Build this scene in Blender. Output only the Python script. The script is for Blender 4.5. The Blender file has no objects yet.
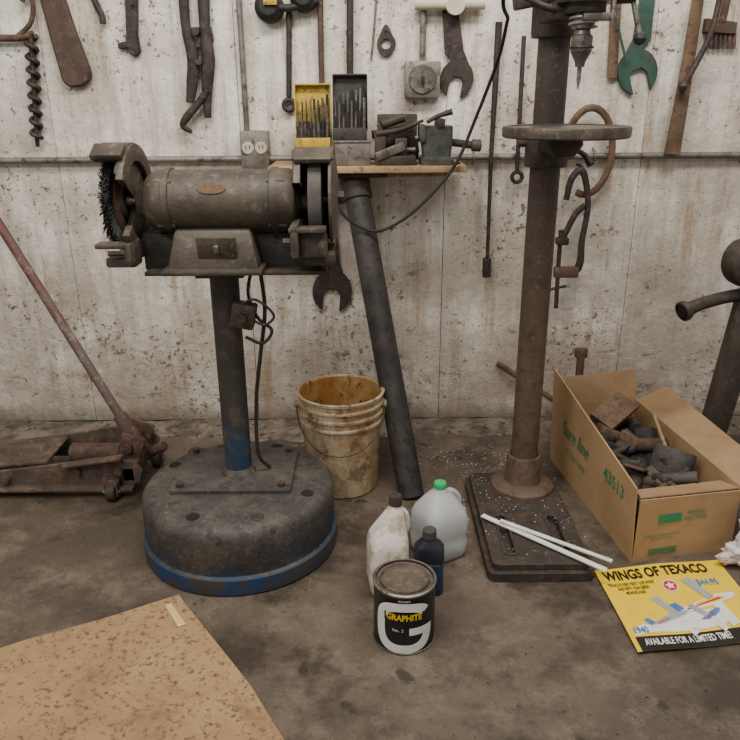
import bpy, bmesh, math, random
from mathutils import Vector, Matrix
from mathutils.geometry import tessellate_polygon
random.seed(7)
V=Vector
# ------------------------------------------------------------------ camera
TH=math.radians(20.5); RO=math.radians(0.45)
CAM=V((0,0,1.4)); F=740.0
fw=V((0,math.cos(TH),-math.sin(TH))); R0=V((1,0,0)); U0=V((0,math.sin(TH),math.cos(TH)))
RT=R0*math.cos(RO)-U0*math.sin(RO); UP=U0*math.cos(RO)+R0*math.sin(RO)
cd=bpy.data.cameras.new('camera'); cam=bpy.data.objects.new('camera',cd)
bpy.context.collection.objects.link(cam); bpy.context.scene.camera=cam
cd.sensor_width=36; cd.lens=36; cd.clip_start=0.05
m=Matrix.Identity(4)
for i in range(3):
    m[i][0]=RT[i]; m[i][1]=UP[i]; m[i][2]=-fw[i]; m[i][3]=CAM[i]
cam.matrix_world=m
WY=3.09   # wall plane
def ray(u,v): return fw+RT*((u-370)/F)+UP*((370-v)/F)
def W(u,v,Y=WY):
    d=ray(u,v); return CAM+d*(Y/d.y)
def G(u,v,z=0.0):
    d=ray(u,v); return CAM+d*((z-CAM.z)/d.z)
# ------------------------------------------------------------------ materials
class NT:
    def __init__(s,name):
        s.m=bpy.data.materials.new(name); s.m.use_nodes=True
        s.t=s.m.node_tree; s.b=s.t.nodes['Principled BSDF']
        tc=s.t.nodes.new('ShaderNodeTexCoord'); s.co=tc.outputs['Object']
    def link(s,a,b): s.t.links.new(a,b)
    def noise(s,scale,detail=6,rough=.6,co=None,dist=0):
        n=s.t.nodes.new('ShaderNodeTexNoise'); n.inputs['Scale'].default_value=scale
        n.inputs['Detail'].default_value=detail; n.inputs['Roughness'].default_value=rough
        n.inputs['Distortion'].default_value=dist
        s.link(co or s.co,n.inputs['Vector']); return n.outputs['Fac']
    def mapv(s,sc,loc=(0,0,0)):
        n=s.t.nodes.new('ShaderNodeMapping'); n.inputs['Scale'].default_value=sc; n.inputs['Location'].default_value=loc
        s.link(s.co,n.inputs['Vector']); return n.outputs['Vector']
    def ramp(s,f,a,b,va=0.,vb=1.):
        n=s.t.nodes.new('ShaderNodeMapRange'); n.inputs['From Min'].default_value=a; n.inputs['From Max'].default_value=b
        n.inputs['To Min'].default_value=va; n.inputs['To Max'].default_value=vb
        s.link(f,n.inputs['Value']); return n.outputs['Result']
    def math(s,op,a,b):
        n=s.t.nodes.new('ShaderNodeMath'); n.operation=op
        for i,x in enumerate((a,b)):
            if isinstance(x,(int,float)): n.inputs[i].default_value=x
            else: s.link(x,n.inputs[i])
        return n.outputs[0]
    def mix(s,f,a,b):
        n=s.t.nodes.new('ShaderNodeMix'); n.data_type='RGBA'
        if isinstance(f,(int,float)): n.inputs[0].default_value=f
        else: s.link(f,n.inputs[0])
        for i,x in ((6,a),(7,b)):
            if isinstance(x,tuple): n.inputs[i].default_value=(*x,1)
            else: s.link(x,n.inputs[i])
        return n.outputs[2]
    def sep(s):
        n=s.t.nodes.new('ShaderNodeSeparateXYZ'); s.link(s.co,n.inputs[0]); return n.outputs
    def done(s,col,rough=.7,metal=0.,bump=None,bs=.3,bd=.01,spec=.4):
        if isinstance(col,tuple): s.b.inputs['Base Color'].default_value=(*col,1)
        else: s.link(col,s.b.inputs['Base Color'])
        if isinstance(rough,(int,float)): s.b.inputs['Roughness'].default_value=rough
        else: s.link(rough,s.b.inputs['Roughness'])
        s.b.inputs['Metallic'].default_value=metal
        s.b.inputs['Specular IOR Level'].default_value=spec
        if bump is not None:
            n=s.t.nodes.new('ShaderNodeBump'); n.inputs['Strength'].default_value=bs; n.inputs['Distance'].default_value=bd
            s.link(bump,n.inputs['Height']); s.link(n.outputs[0],s.b.inputs['Normal'])
        return s.m
def M(name,c1,c2=None,c3=None,scale=12,rough=.65,metal=0.,bs=.25,lo=.42,hi=.6,lo3=.53,hi3=.61,sc3=None):
    t=NT(name)
    if c2 is None: c2=tuple(x*.7 for x in c1)
    n1=t.noise(scale,8,.68); col=t.mix(t.ramp(n1,lo,hi),c1,c2)
    if c3:
        n2=t.noise(sc3 or scale*2.7,8,.75,t.mapv((1,1,1),(3.1,7.7,1.3))); col=t.mix(t.ramp(n2,lo3,hi3),col,c3)
    nb=t.noise(scale*9,4)
    return t.done(col,rough,metal,nb,bs,.004)
iron=M('dark_iron',(.038,.033,.028),(.06,.048,.038),(.1,.06,.038),scale=14,metal=.2,rough=.6)
tooliron=M('tool_iron',(.048,.039,.035),(.025,.021,.02),(.1,.06,.04),scale=18,metal=.2,rough=.6)
rust=M('rusty_steel',(.10,.06,.042),(.055,.037,.03),(.16,.085,.05),scale=16,rough=.8)
jackrust=M('jack_grimy_rust',(.12,.085,.065),(.065,.047,.038),(.19,.12,.085),scale=7,rough=.75)
rustred=M('rusty_red_paint',(.12,.055,.042),(.07,.048,.04),(.18,.12,.095),scale=9,rough=.75)
castgrey=M('grinder_grey_enamel',(.082,.065,.049),(.046,.037,.029),(.135,.11,.085),scale=9,metal=.05,rough=.52,lo3=.54,hi3=.63,sc3=30,bs=.35)
darkgrey=M('dark_grease_grey',(.035,.031,.028),(.06,.052,.046),(.02,.018,.017),scale=12,rough=.6,metal=.1)
scrapm=M('grey_metal_scrap',(.075,.07,.065),(.045,.042,.04),(.11,.085,.065),scale=20,rough=.7,metal=.2)
steel=M('worn_steel',(.24,.225,.2),(.13,.115,.1),(.09,.065,.05),scale=15,metal=.6,rough=.4)
bright=M('bright_steel',(.55,.54,.52),(.4,.38,.36),scale=30,metal=.6,rough=.35)
galv=M('galvanised_conduit',(.24,.22,.195),(.14,.125,.11),(.09,.07,.055),scale=9,metal=.4,rough=.5)
black=M('black_rubber',(.018,.017,.016),(.03,.028,.026),scale=20,rough=.6)
blackhole=M('hollow_dark',(.01,.009,.008),(.012,.01,.009),scale=20,rough=.9)
wood=M('bare_wood',(.42,.28,.15),(.3,.19,.1),(.2,.12,.06),scale=9,rough=.75)
oldwood=M('old_wood_handle',(.17,.105,.06),(.1,.06,.035),(.07,.042,.028),scale=12,rough=.7)
greenp=M('green_paint',(.035,.095,.07),(.025,.06,.047),(.08,.06,.045),scale=20,rough=.5)
greygreen=M('grey_green_vise_paint',(.07,.082,.07),(.04,.044,.038),(.1,.075,.06),scale=25,rough=.5)
yellowp=M('yellow_paint',(.6,.4,.03),(.42,.27,.03),(.15,.1,.05),scale=20,rough=.5)
bluep=M('blue_paint_worn',(.015,.045,.115),(.045,.05,.058),(.055,.047,.042),scale=5,rough=.5,lo=.42,hi=.52,lo3=.48,hi3=.54)
cream=M('cream_plastic',(.6,.54,.42),(.5,.44,.33),scale=30,rough=.4)
white=M('white_print',(.78,.77,.74),(.7,.68,.66),scale=20,rough=.5,bs=.02)
blackprint=M('black_label',(.012,.012,.012),(.018,.017,.016),scale=20,rough=.35,bs=.02)
yellowprint=M('yellow_print',(.84,.58,.02),(.78,.52,.02),scale=20,rough=.45,bs=.02)
greenprint=M('green_print',(.03,.2,.09),(.04,.24,.12),scale=20,rough=.7,bs=.02)
redprint=M('red_print',(.6,.03,.02),(.5,.03,.02),scale=20,rough=.5,bs=.02)
blueprint=M('blue_print',(.1,.22,.48),(.06,.15,.36),scale=20,rough=.5,bs=.02)
carton=M('carton_board',(.42,.27,.14),(.35,.22,.11),(.28,.175,.09),scale=5,rough=.85,lo3=.58,hi3=.72)
cartonin=M('carton_board_inner',(.34,.22,.12),(.27,.17,.09),scale=5,rough=.85)
whiteal=M('white_strip_metal',(.82,.81,.79),(.7,.68,.65),scale=14,rough=.35,metal=.05)
# wall material
t=NT('peeling_white_wall_paint')
col=t.mix(t.ramp(t.noise(2.2,9,.7),.4,.62),(.88,.835,.755),(.58,.525,.455))
st=t.noise(3,8,.72,t.mapv((6,1,.6)))
col=t.mix(t.ramp(st,.46,.62,0,.7),col,(.44,.37,.295))
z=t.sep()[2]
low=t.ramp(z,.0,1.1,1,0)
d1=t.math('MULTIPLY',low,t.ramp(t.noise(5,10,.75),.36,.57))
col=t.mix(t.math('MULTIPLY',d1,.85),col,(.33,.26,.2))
smu=t.noise(1.6,6,.65,t.mapv((1,1,1.3),(21,2,4)))
col=t.mix(t.ramp(smu,.48,.66,0,.65),col,(.36,.295,.23))
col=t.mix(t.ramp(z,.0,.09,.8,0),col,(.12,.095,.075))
cl=t.ramp(t.noise(2.6,4,.6,t.mapv((1,1,1),(8,2,3))),.35,.65,-.07,.04)
sp=t.noise(34,10,.7,t.mapv((1,1,1),(4,2,9)))
col=t.mix(t.ramp(t.math('ADD',sp,cl),.58,.61,0,.9),col,(.14,.105,.08))
sp2=t.noise(8,12,.82,t.mapv((1,1,1.4),(14,2,19)))
col=t.mix(t.ramp(t.math('ADD',sp2,t.ramp(z,0,1.3,.035,-.022)),.605,.63,0,.88),col,(.19,.145,.11))
sp3=t.noise(80,4,.6,t.mapv((1,1,1),(2,2,2)))
col=t.mix(t.ramp(t.math('ADD',sp3,t.math('MULTIPLY',cl,.6)),.64,.67,0,.8),col,(.09,.072,.06))
vr=t.noise(14,4,.6,t.mapv((1,1,.16),(1,5,2)))
col=t.mix(t.ramp(vr,.6,.7,0,.65),col,(.32,.2,.115))
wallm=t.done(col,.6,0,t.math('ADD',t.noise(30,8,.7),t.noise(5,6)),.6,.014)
# floor
t=NT('stained_concrete')
col=t.mix(t.ramp(t.noise(1.7,10,.7),.4,.6),(.13,.098,.071),(.068,.05,.037))
col=t.mix(t.ramp(t.noise(5,12,.78,t.mapv((1,1,1),(5,5,5))),.5,.64,0,.7),col,(.195,.155,.118))
col=t.mix(t.ramp(t.noise(48,8,.8),.55,.66,0,.75),col,(.042,.033,.026))
col=t.mix(t.ramp(t.noise(90,6,.7,t.mapv((1,1,1),(1,9,5))),.6,.7,0,.6),col,(.27,.225,.18))
col=t.mix(t.ramp(t.noise(2.6,8,.7,t.mapv((1,1,1),(15,2,5))),.5,.6,0,.85),col,(.04,.031,.024))
col=t.mix(t.ramp(t.noise(9,4,.5,t.mapv((1,1,1),(11,12,5))),.66,.7,0,.8),col,(.03,.024,.02))
floorm=t.done(col,t.ramp(t.noise(2.6,8,.7,t.mapv((1,1,1),(15,2,5))),.42,.6,.7,.38),0,t.noise(40,8,.7),.35,.006)
curbm=M('crumbling_concrete',(.2,.16,.125),(.09,.07,.055),(.045,.036,.03),scale=9,rough=.9,bs=.5)
# sheet cardboard
t=NT('oil_spotted_cardboard')
col=t.mix(t.ramp(t.noise(3,6),.4,.62),(.38,.24,.12),(.28,.17,.085))
col=t.mix(t.ramp(t.noise(60,10,.75,t.mapv((1,1,1),(3,3,3))),.53,.6),col,(.13,.08,.043))
col=t.mix(t.ramp(t.noise(9,10,.8,t.mapv((1,1,1),(9,3,3))),.53,.63,0,.6),col,(.17,.105,.055))
sheetm=t.done(col,.85,0,t.noise(60,4),.15,.003)
# bucket
t=NT('rust_stained_white_plastic')
col=t.mix(t.ramp(t.noise(5,10,.72,t.mapv((1,1,.5))),.38,.58),(.62,.53,.38),(.36,.24,.13))
col=t.mix(t.ramp(t.noise(15,10,.8),.5,.58,0,.88),col,(.16,.09,.045))
bucketm=t.done(col,.5,0,t.noise(40),.2,.003)
bucketin=M('bucket_rusty_inside',(.28,.135,.035),(.42,.26,.11),(.1,.05,.02),scale=9,rough=.45)
# drill column : rust low, grey high
t=NT('drill_column_metal')
zz=t.sep()[2]
f=t.ramp(t.math('ADD',zz,t.ramp(t.noise(5,8,.7),.2,.8,-.35,.35)),.55,1.15)
col=t.mix(f,(.12,.077,.055),(.058,.049,.04))
col=t.mix(t.ramp(t.noise(22,8,.75),.5,.62),col,(.075,.046,.034))
col=t.mix(t.ramp(t.noise(60,6,.7),.56,.66,0,.7),col,(.17,.13,.1))
colm=t.done(col,.58,.15,t.noise(80),.3,.003)
t=NT('grinder_pole_paint')
zz=t.sep()[2]
f=t.ramp(t.math('ADD',zz,t.ramp(t.noise(7,8,.7),.2,.8,-.15,.15)),.33,.5)
col=t.mix(f,(.02,.042,.08),(.045,.039,.034))
col=t.mix(t.ramp(t.noise(18,8,.75),.5,.62),col,(.085,.066,.052))
gpolem=t.done(col,.58,.1,t.noise(80),.3,.003)
t=NT('drum_dusty_blue_grey')
zz=t.sep()[2]
f=t.ramp(t.math('ADD',zz,t.ramp(t.noise(4,8,.7),.3,.7,-.09,.09)),.03,.12)
col=t.mix(f,(.025,.048,.08),(.05,.045,.041))
col=t.mix(t.ramp(t.noise(9,10,.78),.46,.62,0,.8),col,(.105,.088,.072))
col=t.mix(t.ramp(t.noise(26,8,.78,t.mapv((1,1,1),(3,9,2))),.53,.63,0,.85),col,(.026,.023,.022))
col=t.mix(t.ramp(t.noise(70,6,.7),.57,.66,0,.6),col,(.17,.145,.12))
drumm=t.done(col,.62,.08,t.noise(60),.3,.004)
t=NT('translucent_hdpe')
t.b.inputs['Transmission Weight'].default_value=.4
milkm=t.done((.66,.68,.68),.35)
t=NT('dirty_white_plastic')
col=t.mix(t.ramp(t.noise(11,9,.75),.46,.6),(.72,.69,.62),(.36,.29,.2))
dwm=t.done(col,.45)
greencap=M('green_cap',(.02,.42,.14),(.02,.36,.12),scale=10,rough=.4)
t=NT('crinkled_plastic_film'); t.b.inputs['Transmission Weight'].default_value=.2
bagm=t.done(t.mix(t.ramp(t.noise(7,5),.45,.6),(.8,.8,.8),(.72,.5,.47)),.25,0,t.noise(25,6),.6,.01)
# ------------------------------------------------------------------ geometry helpers
def finish(name,verts,faces,mat,parent=None,bevel=0,smooth=True,merge=False,recalc=True,ang=35,seg=2):
    bm=bmesh.new(); vs=[bm.verts.new(v) for v in verts]
    for f in faces:
        try: bm.faces.new([vs[i] for i in f])
        except ValueError: pass
    if merge: bmesh.ops.remove_doubles(bm,verts=bm.verts,dist=1e-6)
    if recalc: bmesh.ops.recalc_face_normals(bm,faces=bm.faces)
    if bevel>0:
        es=[e for e in bm.edges if len(e.link_faces)==2 and e.calc_face_angle(0)>math.radians(30)]
        bmesh.ops.bevel(bm,geom=es,offset=bevel,segments=seg,affect='EDGES',profile=.5,clamp_overlap=True)
    for f in bm.faces: f.smooth=smooth
    for e in bm.edges:
        if len(e.link_faces)==2: e.smooth=e.calc_face_angle(0)<math.radians(ang)
    me=bpy.data.meshes.new(name); bm.to_mesh(me); bm.free()
    me.materials.append(mat)
    ob=bpy.data.objects.new(name,me); bpy.context.collection.objects.link(ob)
    if parent is not None:
        ob.parent=parent; ob.matrix_parent_inverse=Matrix.Translation(-parent.location)
    return ob
def E(name,loc=(0,0,0)):
    e=bpy.data.objects.new(name,None); e.empty_display_size=.05; e.location=loc
    bpy.context.collection.objects.link(e); return e
def box(name,c,s,mat,p=None,rot=None,bevel=0,top=None):
    c=V(c); tx,ty=(top if top else (1,1)); vs=[]
    for z,(ax,ay) in ((-.5,(1,1)),(.5,(tx,ty))):
        for x,y in ((-.5,-.5),(.5,-.5),(.5,.5),(-.5,.5)):
            vs.append(V((x*s[0]*ax,y*s[1]*ay,z*s[2])))
    if rot is not None:
        from mathutils import Euler
        R=Euler([math.radians(a) for a in rot]).to_matrix(); vs=[R@v for v in vs]
    vs=[v+c for v in vs]
    return finish(name,vs,[(3,2,1,0),(4,5,6,7),(0,1,5,4),(1,2,6,5),(2,3,7,6),(3,0,4,7)],mat,p,bevel)
def basis(axis):
    if axis=='Z': return V((0,0,1)),V((1,0,0)),V((0,1,0))
    if axis=='X': return V((1,0,0)),V((0,-1,0)),V((0,0,1))
    if axis=='Y': return V((0,-1,0)),V((1,0,0)),V((0,0,1))
    a=V(axis).normalized(); e1=a.orthogonal().normalized(); return a,e1,a.cross(e1)
def lathe(name,prof,o,mat,p=None,axis='Z',segs=48,arc=None,closed=False,bevel=0):
    a,e1,e2=basis(axis); o=V(o); full=arc is None
    a0,a1=(0,360) if full else arc
    n=segs if full else segs+1; vs=[]; fs=[]; k=len(prof)
    for i in range(n):
        an=math.radians(a0+(a1-a0)*i/segs); d=e1*math.cos(an)+e2*math.sin(an)
        for r,h in prof: vs.append(o+a*h+d*r)
    for i in range(segs):
        j=(i+1)%n
        for q in range(k if closed else k-1):
            q2=(q+1)%k; fs.append((i*k+q,j*k+q,j*k+q2,i*k+q2))
    if not full and closed:
        fs.append(tuple(range(k))); fs.append(tuple((n-1)*k+q for q in range(k)))
    return finish(name,vs,fs,mat,p,bevel,merge=True)
def cyl(name,p1,p2,r,mat,p=None,r2=None,segs=24,bevel=0):
    p1=V(p1);p2=V(p2); L=(p2-p1).length; r2=r if r2 is None else r2
    return lathe(name,[(0,0),(r,0),(r2,L),(0,L)],p1,mat,p,axis=tuple(p2-p1),segs=segs,bevel=bevel)
def catmull(pts,k=6):
    pts=[V(q) for q in pts]; out=[]
    P=[pts[0]*2-pts[1]]+pts+[pts[-1]*2-pts[-2]]
    for i in range(1,len(P)-2):
        for j in range(k):
            t_=j/k; a,b,c,d=P[i-1],P[i],P[i+1],P[i+2]
            out.append(.5*((2*b)+(c-a)*t_+(2*a-5*b+4*c-d)*t_*t_+(3*b-a-3*c+d)*t_**3))
    out.append(pts[-1]); return out
def tube(name,pts,r,mat,p=None,segs=12,smooth=True,k=6,closed=False,flat=None):
    n0=len(pts); P=catmull(pts,k) if smooth and n0>2 else [V(q) for q in pts]
    n=len(P)
    if isinstance(r,(list,tuple)):
        rr=[]
        for i in range(n):
            x=i/(n-1)*(len(r)-1); j=min(int(x),len(r)-2); rr.append(r[j]+(r[j+1]-r[j])*(x-j))
    else: rr=[r]*n
    vs=[];fs=[]; tg=(P[1]-P[0]).normalized(); nrm=tg.orthogonal().normalized()
    if flat: nrm=(V((0,1,0))-tg*tg.y).normalized()
    for i in range(n):
        if closed: t2=(P[(i+1)%n]-P[i-1]).normalized()
        else: t2=(P[min(i+1,n-1)]-P[max(i-1,0)]).normalized()
        nrm=(nrm-t2*nrm.dot(t2)).normalized()
        if flat: nrm=(V((0,1,0))-t2*t2.y).normalized()
        b=t2.cross(nrm)
        for s in range(segs):
            a=2*math.pi*s/segs
            vs.append(P[i]+nrm*math.cos(a)*rr[i]*(flat or 1)+b*math.sin(a)*rr[i])
    for i in range(n if closed else n-1):
        j=(i+1)%n
        for s in range(segs):
            s2=(s+1)%segs; fs.append((i*segs+s,i*segs+s2,j*segs+s2,j*segs+s))
    if not closed:
        fs.append(tuple(range(segs))); fs.append(tuple((n-1)*segs+s for s in range(segs)))
    return finish(name,vs,fs,mat,p,ang=50)
def plate(name,loops,o,ux,uy,thick,mat,p=None,bevel=0):
    """loops: list of 2D loops (outer, holes). Extruded from o along ux x uy by thick"""
    o=V(o);ux=V(ux);uy=V(uy); nz=ux.cross(uy).normalized()
    L3=[[V((a,b,0)) for a,b in l] for l in loops]
    tris=tessellate_polygon(L3); flat=[q for l in L3 for q in l]; n=len(flat)
    vs=[o+ux*q.x+uy*q.y for q in flat]+[o+ux*q.x+uy*q.y+nz*thick for q in flat]
    fs=[tuple(tr) for tr in tris]+[tuple(i+n for i in reversed(tr)) for tr in tris]
    b=0
    for l in L3:
        k=len(l)
        for i in range(k):
            j=(i+1)%k; fs.append((b+i,b+j,b+j+n,b+i+n))
        b+=k
    return finish(name,vs,fs,mat,p,bevel,seg=1)
def circ(cx,cy,r,n=24,ry=None): return [(cx+r*math.cos(2*math.pi*i/n),cy+(ry or r)*math.sin(2*math.pi*i/n)) for i in range(n)]
def sm2(pts,k=4):
    P=[V((a,b,0)) for a,b in pts]; n=len(P); out=[]
    for i in range(n):
        a,b,c,d=P[i-1],P[i],P[(i+1)%n],P[(i+2)%n]
        for j in range(k):
            t_=j/k; q=.5*((2*b)+(c-a)*t_+(2*a-5*b+4*c-d)*t_*t_+(3*b-a-3*c+d)*t_**3); out.append((q.x,q.y))
    return out
def wplate(name,loops_px,thick,mat,p=None,Y=None,bevel=.002,smooth=False):
    """plate lying flat on the back wall; loops traced in photo pixels and measured on that plane"""
    Yf=(WY-thick) if Y is None else Y
    ls=[]
    for l in loops_px:
        q=[(W(a,b,Yf).x,W(a,b,Yf).z) for a,b in l]
        ls.append(sm2(q) if smooth else q)
    return plate(name,ls,(0,Yf,0),(1,0,0),(0,0,1),-thick,mat,p,bevel)
def rrect(cx,cy,w,h,r,n=5):
    out=[]
    for sx,sy,a0 in ((1,1,0),(-1,1,90),(-1,-1,180),(1,-1,270)):
        for i in range(n+1):
            a=math.radians(a0+90*i/n); out.append((cx+sx*(w/2-r)+r*math.cos(a),cy+sy*(h/2-r)+r*math.sin(a)))
    return out
def loft(name,secs,mat,p=None,o=(0,0,0),rotz=0,n=5):
    """secs: (z,cx,cy,w,h,r)"""
    vs=[];fs=[];k=4*(n+1); R=Matrix.Rotation(math.radians(rotz),3,'Z')
    for z_,cx,cy,w,h,r in secs:
        for a,b in rrect(cx,cy,w,h,r,n): vs.append(V(o)+R@V((a,b,z_)))
    for i in range(len(secs)-1):
        for s in range(k):
            s2=(s+1)%k; fs.append((i*k+s,i*k+s2,(i+1)*k+s2,(i+1)*k+s))
    fs.append(tuple(range(k))); fs.append(tuple((len(secs)-1)*k+s for s in range(k)))
    return finish(name,vs,fs,mat,p,ang=50)
def textmesh(body,size,bold=0.0,sx=1.0,shear=0):
    c=bpy.data.curves.new('tmp','FONT'); c.body=body; c.size=size; c.offset=bold; c.align_x='CENTER'; c.align_y='CENTER'; c.resolution_u=3; c.shear=shear
    ob=bpy.data.objects.new('tmp',c); bpy.context.collection.objects.link(ob)
    dg=bpy.context.evaluated_depsgraph_get(); me=ob.evaluated_get(dg).to_mesh()
    vs=[(v.co.x*sx,v.co.y) for v in me.vertices]; fs=[tuple(f.vertices) for f in me.polygons]
    ob.evaluated_get(dg).to_mesh_clear(); bpy.data.objects.remove(ob); bpy.data.curves.remove(c)
    return vs,fs
def textmap(name,body,size,fn,mat,p,bold=0.,sx=1.,shear=0):
    vs,fs=textmesh(body,size,bold,sx,shear)
    return finish(name,[fn(a,b) for a,b in vs],fs,mat,p,smooth=False,recalc=False)
def slab(name,q,thick,mat,p=None,bevel=0):
    q=[V(a) for a in q]; n=(q[1]-q[0]).cross(q[3]-q[0]).normalized()*thick
    vs=q+[a+n for a in q]; k=len(q)
    fs=[tuple(range(k)),tuple(range(2*k-1,k-1,-1))]+[(i,(i+1)%k,(i+1)%k+k,i+k) for i in range(k)]
    return finish(name,vs,fs,mat,p,bevel)
def wrench_loop(hr,jaw,depth,hw,L,taper=.8,tilt=15):
    """open-end wrench outline; jaw centre at origin, handle toward +y"""
    pts=[]; tl=math.radians(tilt)
    def rt(x,y): return (x*math.cos(tl)-y*math.sin(tl), x*math.sin(tl)+y*math.cos(tl))
    a0=math.asin(min(.99,jaw/2/hr))
    aj=-math.pi/2+a0
    hstart=math.acos(min(1,hw/2/hr*.98))
    N=10
    for i in range(N+1):
        a_=aj+(hstart-aj)*i/N
        pts.append(rt(hr*math.cos(a_),hr*1.12*math.sin(a_)))
    pts.append((hw*.5,hr*1.5)); pts.append((hw*taper/2,L)); pts.append((0,L+hw*.4)); pts.append((-hw*taper/2,L)); pts.append((-hw*.5,hr*1.5))
    for i in range(N+1):
        a=(math.pi-hstart)+( (math.pi*1.5-a0)-(math.pi-hstart))*i/N
        pts.append(rt(hr*math.cos(a),hr*1.12*math.sin(a)))
    d0=-hr*1.12*math.cos(a0)
    pts.append(rt(-jaw/2,d0+depth*.75)); pts.append(rt(-jaw*.25,d0+depth)); pts.append(rt(jaw*.25,d0+depth)); pts.append(rt(jaw/2,d0+depth*.75))
    return pts
def peg(e,u,v,L=.045,r=.004):
    a=W(u,v,WY-L); cyl('nail',(a.x,WY,a.z),(a.x,WY-L,a.z),r,tooliron,e,segs=8)
def wall_wrench(name,u,v,u2,v2,hr,jaw,hw,mat,thick=.018,tilt=15,Y=None):
    Yf=WY-thick-.001 if Y is None else Y
    a=W(u,v,Yf); b=W(u2,v2,Yf); d=(b-a); L=d.length; d.normalize()
    e=E(name,a); side=V((d.z,0,-d.x))
    lp=wrench_loop(hr,jaw,hr*1.15,hw,L,tilt=tilt)
    nz=side.cross(d).normalized(); th=thick if nz.y>0 else -thick
    plate('body',[lp],a,side,d,th,mat,e,.003)
    peg(e,u2,v2+8,.03)
    return e
# ------------------------------------------------------------------ room
box('floor',(0,1.2,-.05),(7,5.6,.1),floorm)
e=E('wall_back',(0,WY,0))
box('wall_backing',(0,WY+.07,1.55),(7,.1,3.1),darkgrey,e)
xs=[-3.5,-2.05,-1.25,-.508,.31,1.10,1.9,2.7,3.5]
for i in range(len(xs)-1):
    w=xs[i+1]-xs[i]-.0025
    box('board_%d'%(i+1),((xs[i]+xs[i+1])/2,WY+.0095,1.555),(w,.019,3.09),wallm,e)
vs=[];fs=[];N=140
for i in range(N+1):
    x=-3.4+6.8*i/N; yf=2.93+random.uniform(-.02,.02)+.02*math.sin(x*5)
    vs+=[V((x,yf-.03,0.0)),V((x,yf,.005+random.uniform(-.002,.003))),V((x,WY-.004,.009+random.uniform(-.003,.006))),V((x,WY-.004,0))]
for i in range(N):
    for q in range(3): fs.append((i*4+q,i*4+q+1,i*4+q+5,i*4+q+4))
finish('trim_concrete_curb',vs,fs,curbm)
# ------------------------------------------------------------------ conduits & electrics on wall
zc=W(370,158,3.06).z
e=E('horizontal_conduit',(0,3.065,zc))
cyl('pipe',(-3.2,3.066,zc),(3.2,3.066,zc),.0125,galv,e)
for x in (-1.9,-.95,.42,.9,1.5):
    tube('strap',[(x,WY,zc-.03),(x,3.05,zc-.012),(x,3.05,zc+.012),(x,WY,zc+.03)],.004,galv,e,segs=6)
def mount_box(name,u1,v1,u2,v2,depth,mat,e):
    a=W(u1,v1,WY-depth); b=W(u2,v2,WY-depth)
    c=(a+b)/2; return box(name,(c.x,WY-depth/2,c.z),(abs(b.x-a.x),depth,abs(a.z-b.z)),mat,e,bevel=.006),c,abs(b.x-a.x),abs(a.z-b.z)
e=E('duplex_outlet',W(254,150))
_,c,w,h=mount_box('box',239,131,270,170,.05,galv,e)
for k_ in (-1,1):
    cc=V((c.x+k_*w*.23,WY-.05,c.z+.01))
    lathe('receptacle',[(0,.004),(w*.19,.004),(w*.21,0)],cc,cream,e,axis='Y',segs=20)
    for dx in (-.007,.007): box('slot',(cc.x+dx,WY-.055,cc.z+.004),(.003,.002,.014),black,e)
a=W(247,-60,3.07); b=W(247,133,3.07); cyl('riser_conduit',(b.x,3.072,b.z),(b.x,3.072,a.z+.5),.011,galv,e)
e=E('electrical_switch_box',W(422,80))
_,c,w,h=mount_box('box',405,61,440,98,.05,galv,e)
lathe('round_plate',[(0,.006),(w*.36,.006),(w*.4,0)],(c.x,WY-.05,c.z),steel,e,axis='Y')
box('toggle',(c.x,WY-.062,c.z),(.012,.015,.03),black,e,bevel=.002)
cyl('conduit',(c.x,3.07,c.z+h/2-.005),(c.x,3.07,2.4),.012,galv,e)
# ------------------------------------------------------------------ wall tools
def wt(name,pts,r,mat,Yo=.02,segs=10,flat=None,smooth=True):
    P=[W(u,v,WY-Yo) for u,v in pts]; e=E(name,P[0])
    tube('rod',P,r,mat,e,segs=segs,flat=flat,smooth=smooth)
    u,v=pts[len(pts)//2]; peg(e,u,v,Yo+.004,.003); return e
e=E('hand_auger',W(33,80))
tube('handle',[W(-30,37,WY-.03),W(18,38,WY-.03),W(33,33,WY-.03)],[.014,.013,.01],rust,e)
tube('hook',[W(22,2,WY-.03),W(27,-12,WY-.03),W(33,5,WY-.03),W(30,24,WY-.03),W(18,36,WY-.03)],.009,rust,e)
P=[];a=W(31,36,WY-.03);b=W(37,138,WY-.03)
for i in range(8*14+1):
    s=i/(8*14); an=2*math.pi*8*s; q=a.lerp(b,s); P.append(q+V((math.cos(an)*.019,math.sin(an)*.019,0)))
tube('spiral',P,.009,tooliron,e,segs=8,smooth=False); tube('core',[a,b,W(38,144,WY-.03)],[.01,.009,.003],tooliron,e)
peg(e,20,38)
e=E('wedge_bar',W(65,40)); wplate('blade',[[(36,-12),(60,-12),(74,30),(89,70),(90,79),(82,86),(70,88),(62,82),(50,40)]],.035,M('brown_forged_iron',(.08,.048,.036),(.05,.032,.027),(.11,.07,.048),scale=14,rough=.7),e,bevel=.008)
wt('steel_hook',[(90,-10),(97,6),(102,16),(103,24)],.012,tooliron)
e=E('bar_clamp_bracket',W(130,20)); wplate('bracket',[[(124,-12),(137,-12),(137,35),(140,52),(135,57),(129,54),(127,48),(118,49),(117,43),(126,41)]],.025,tooliron,e,bevel=.004)
peg(e,131,4)
e=E('fence_stretcher',W(197,60))
y=WY-.03
tube('bar_left',[W(183,-10,y),W(186,28,y),W(193,58,y),W(192,84,y),W(190,103,y)],[.02,.018,.024,.022,.016],tooliron,e,flat=.6)
tube('bar_right',[W(203,-10,y),W(205,30,y),W(208,60,y),W(207,95,y),W(208,118,y)],[.024,.02,.028,.02,.013],tooliron,e,flat=.6)
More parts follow.
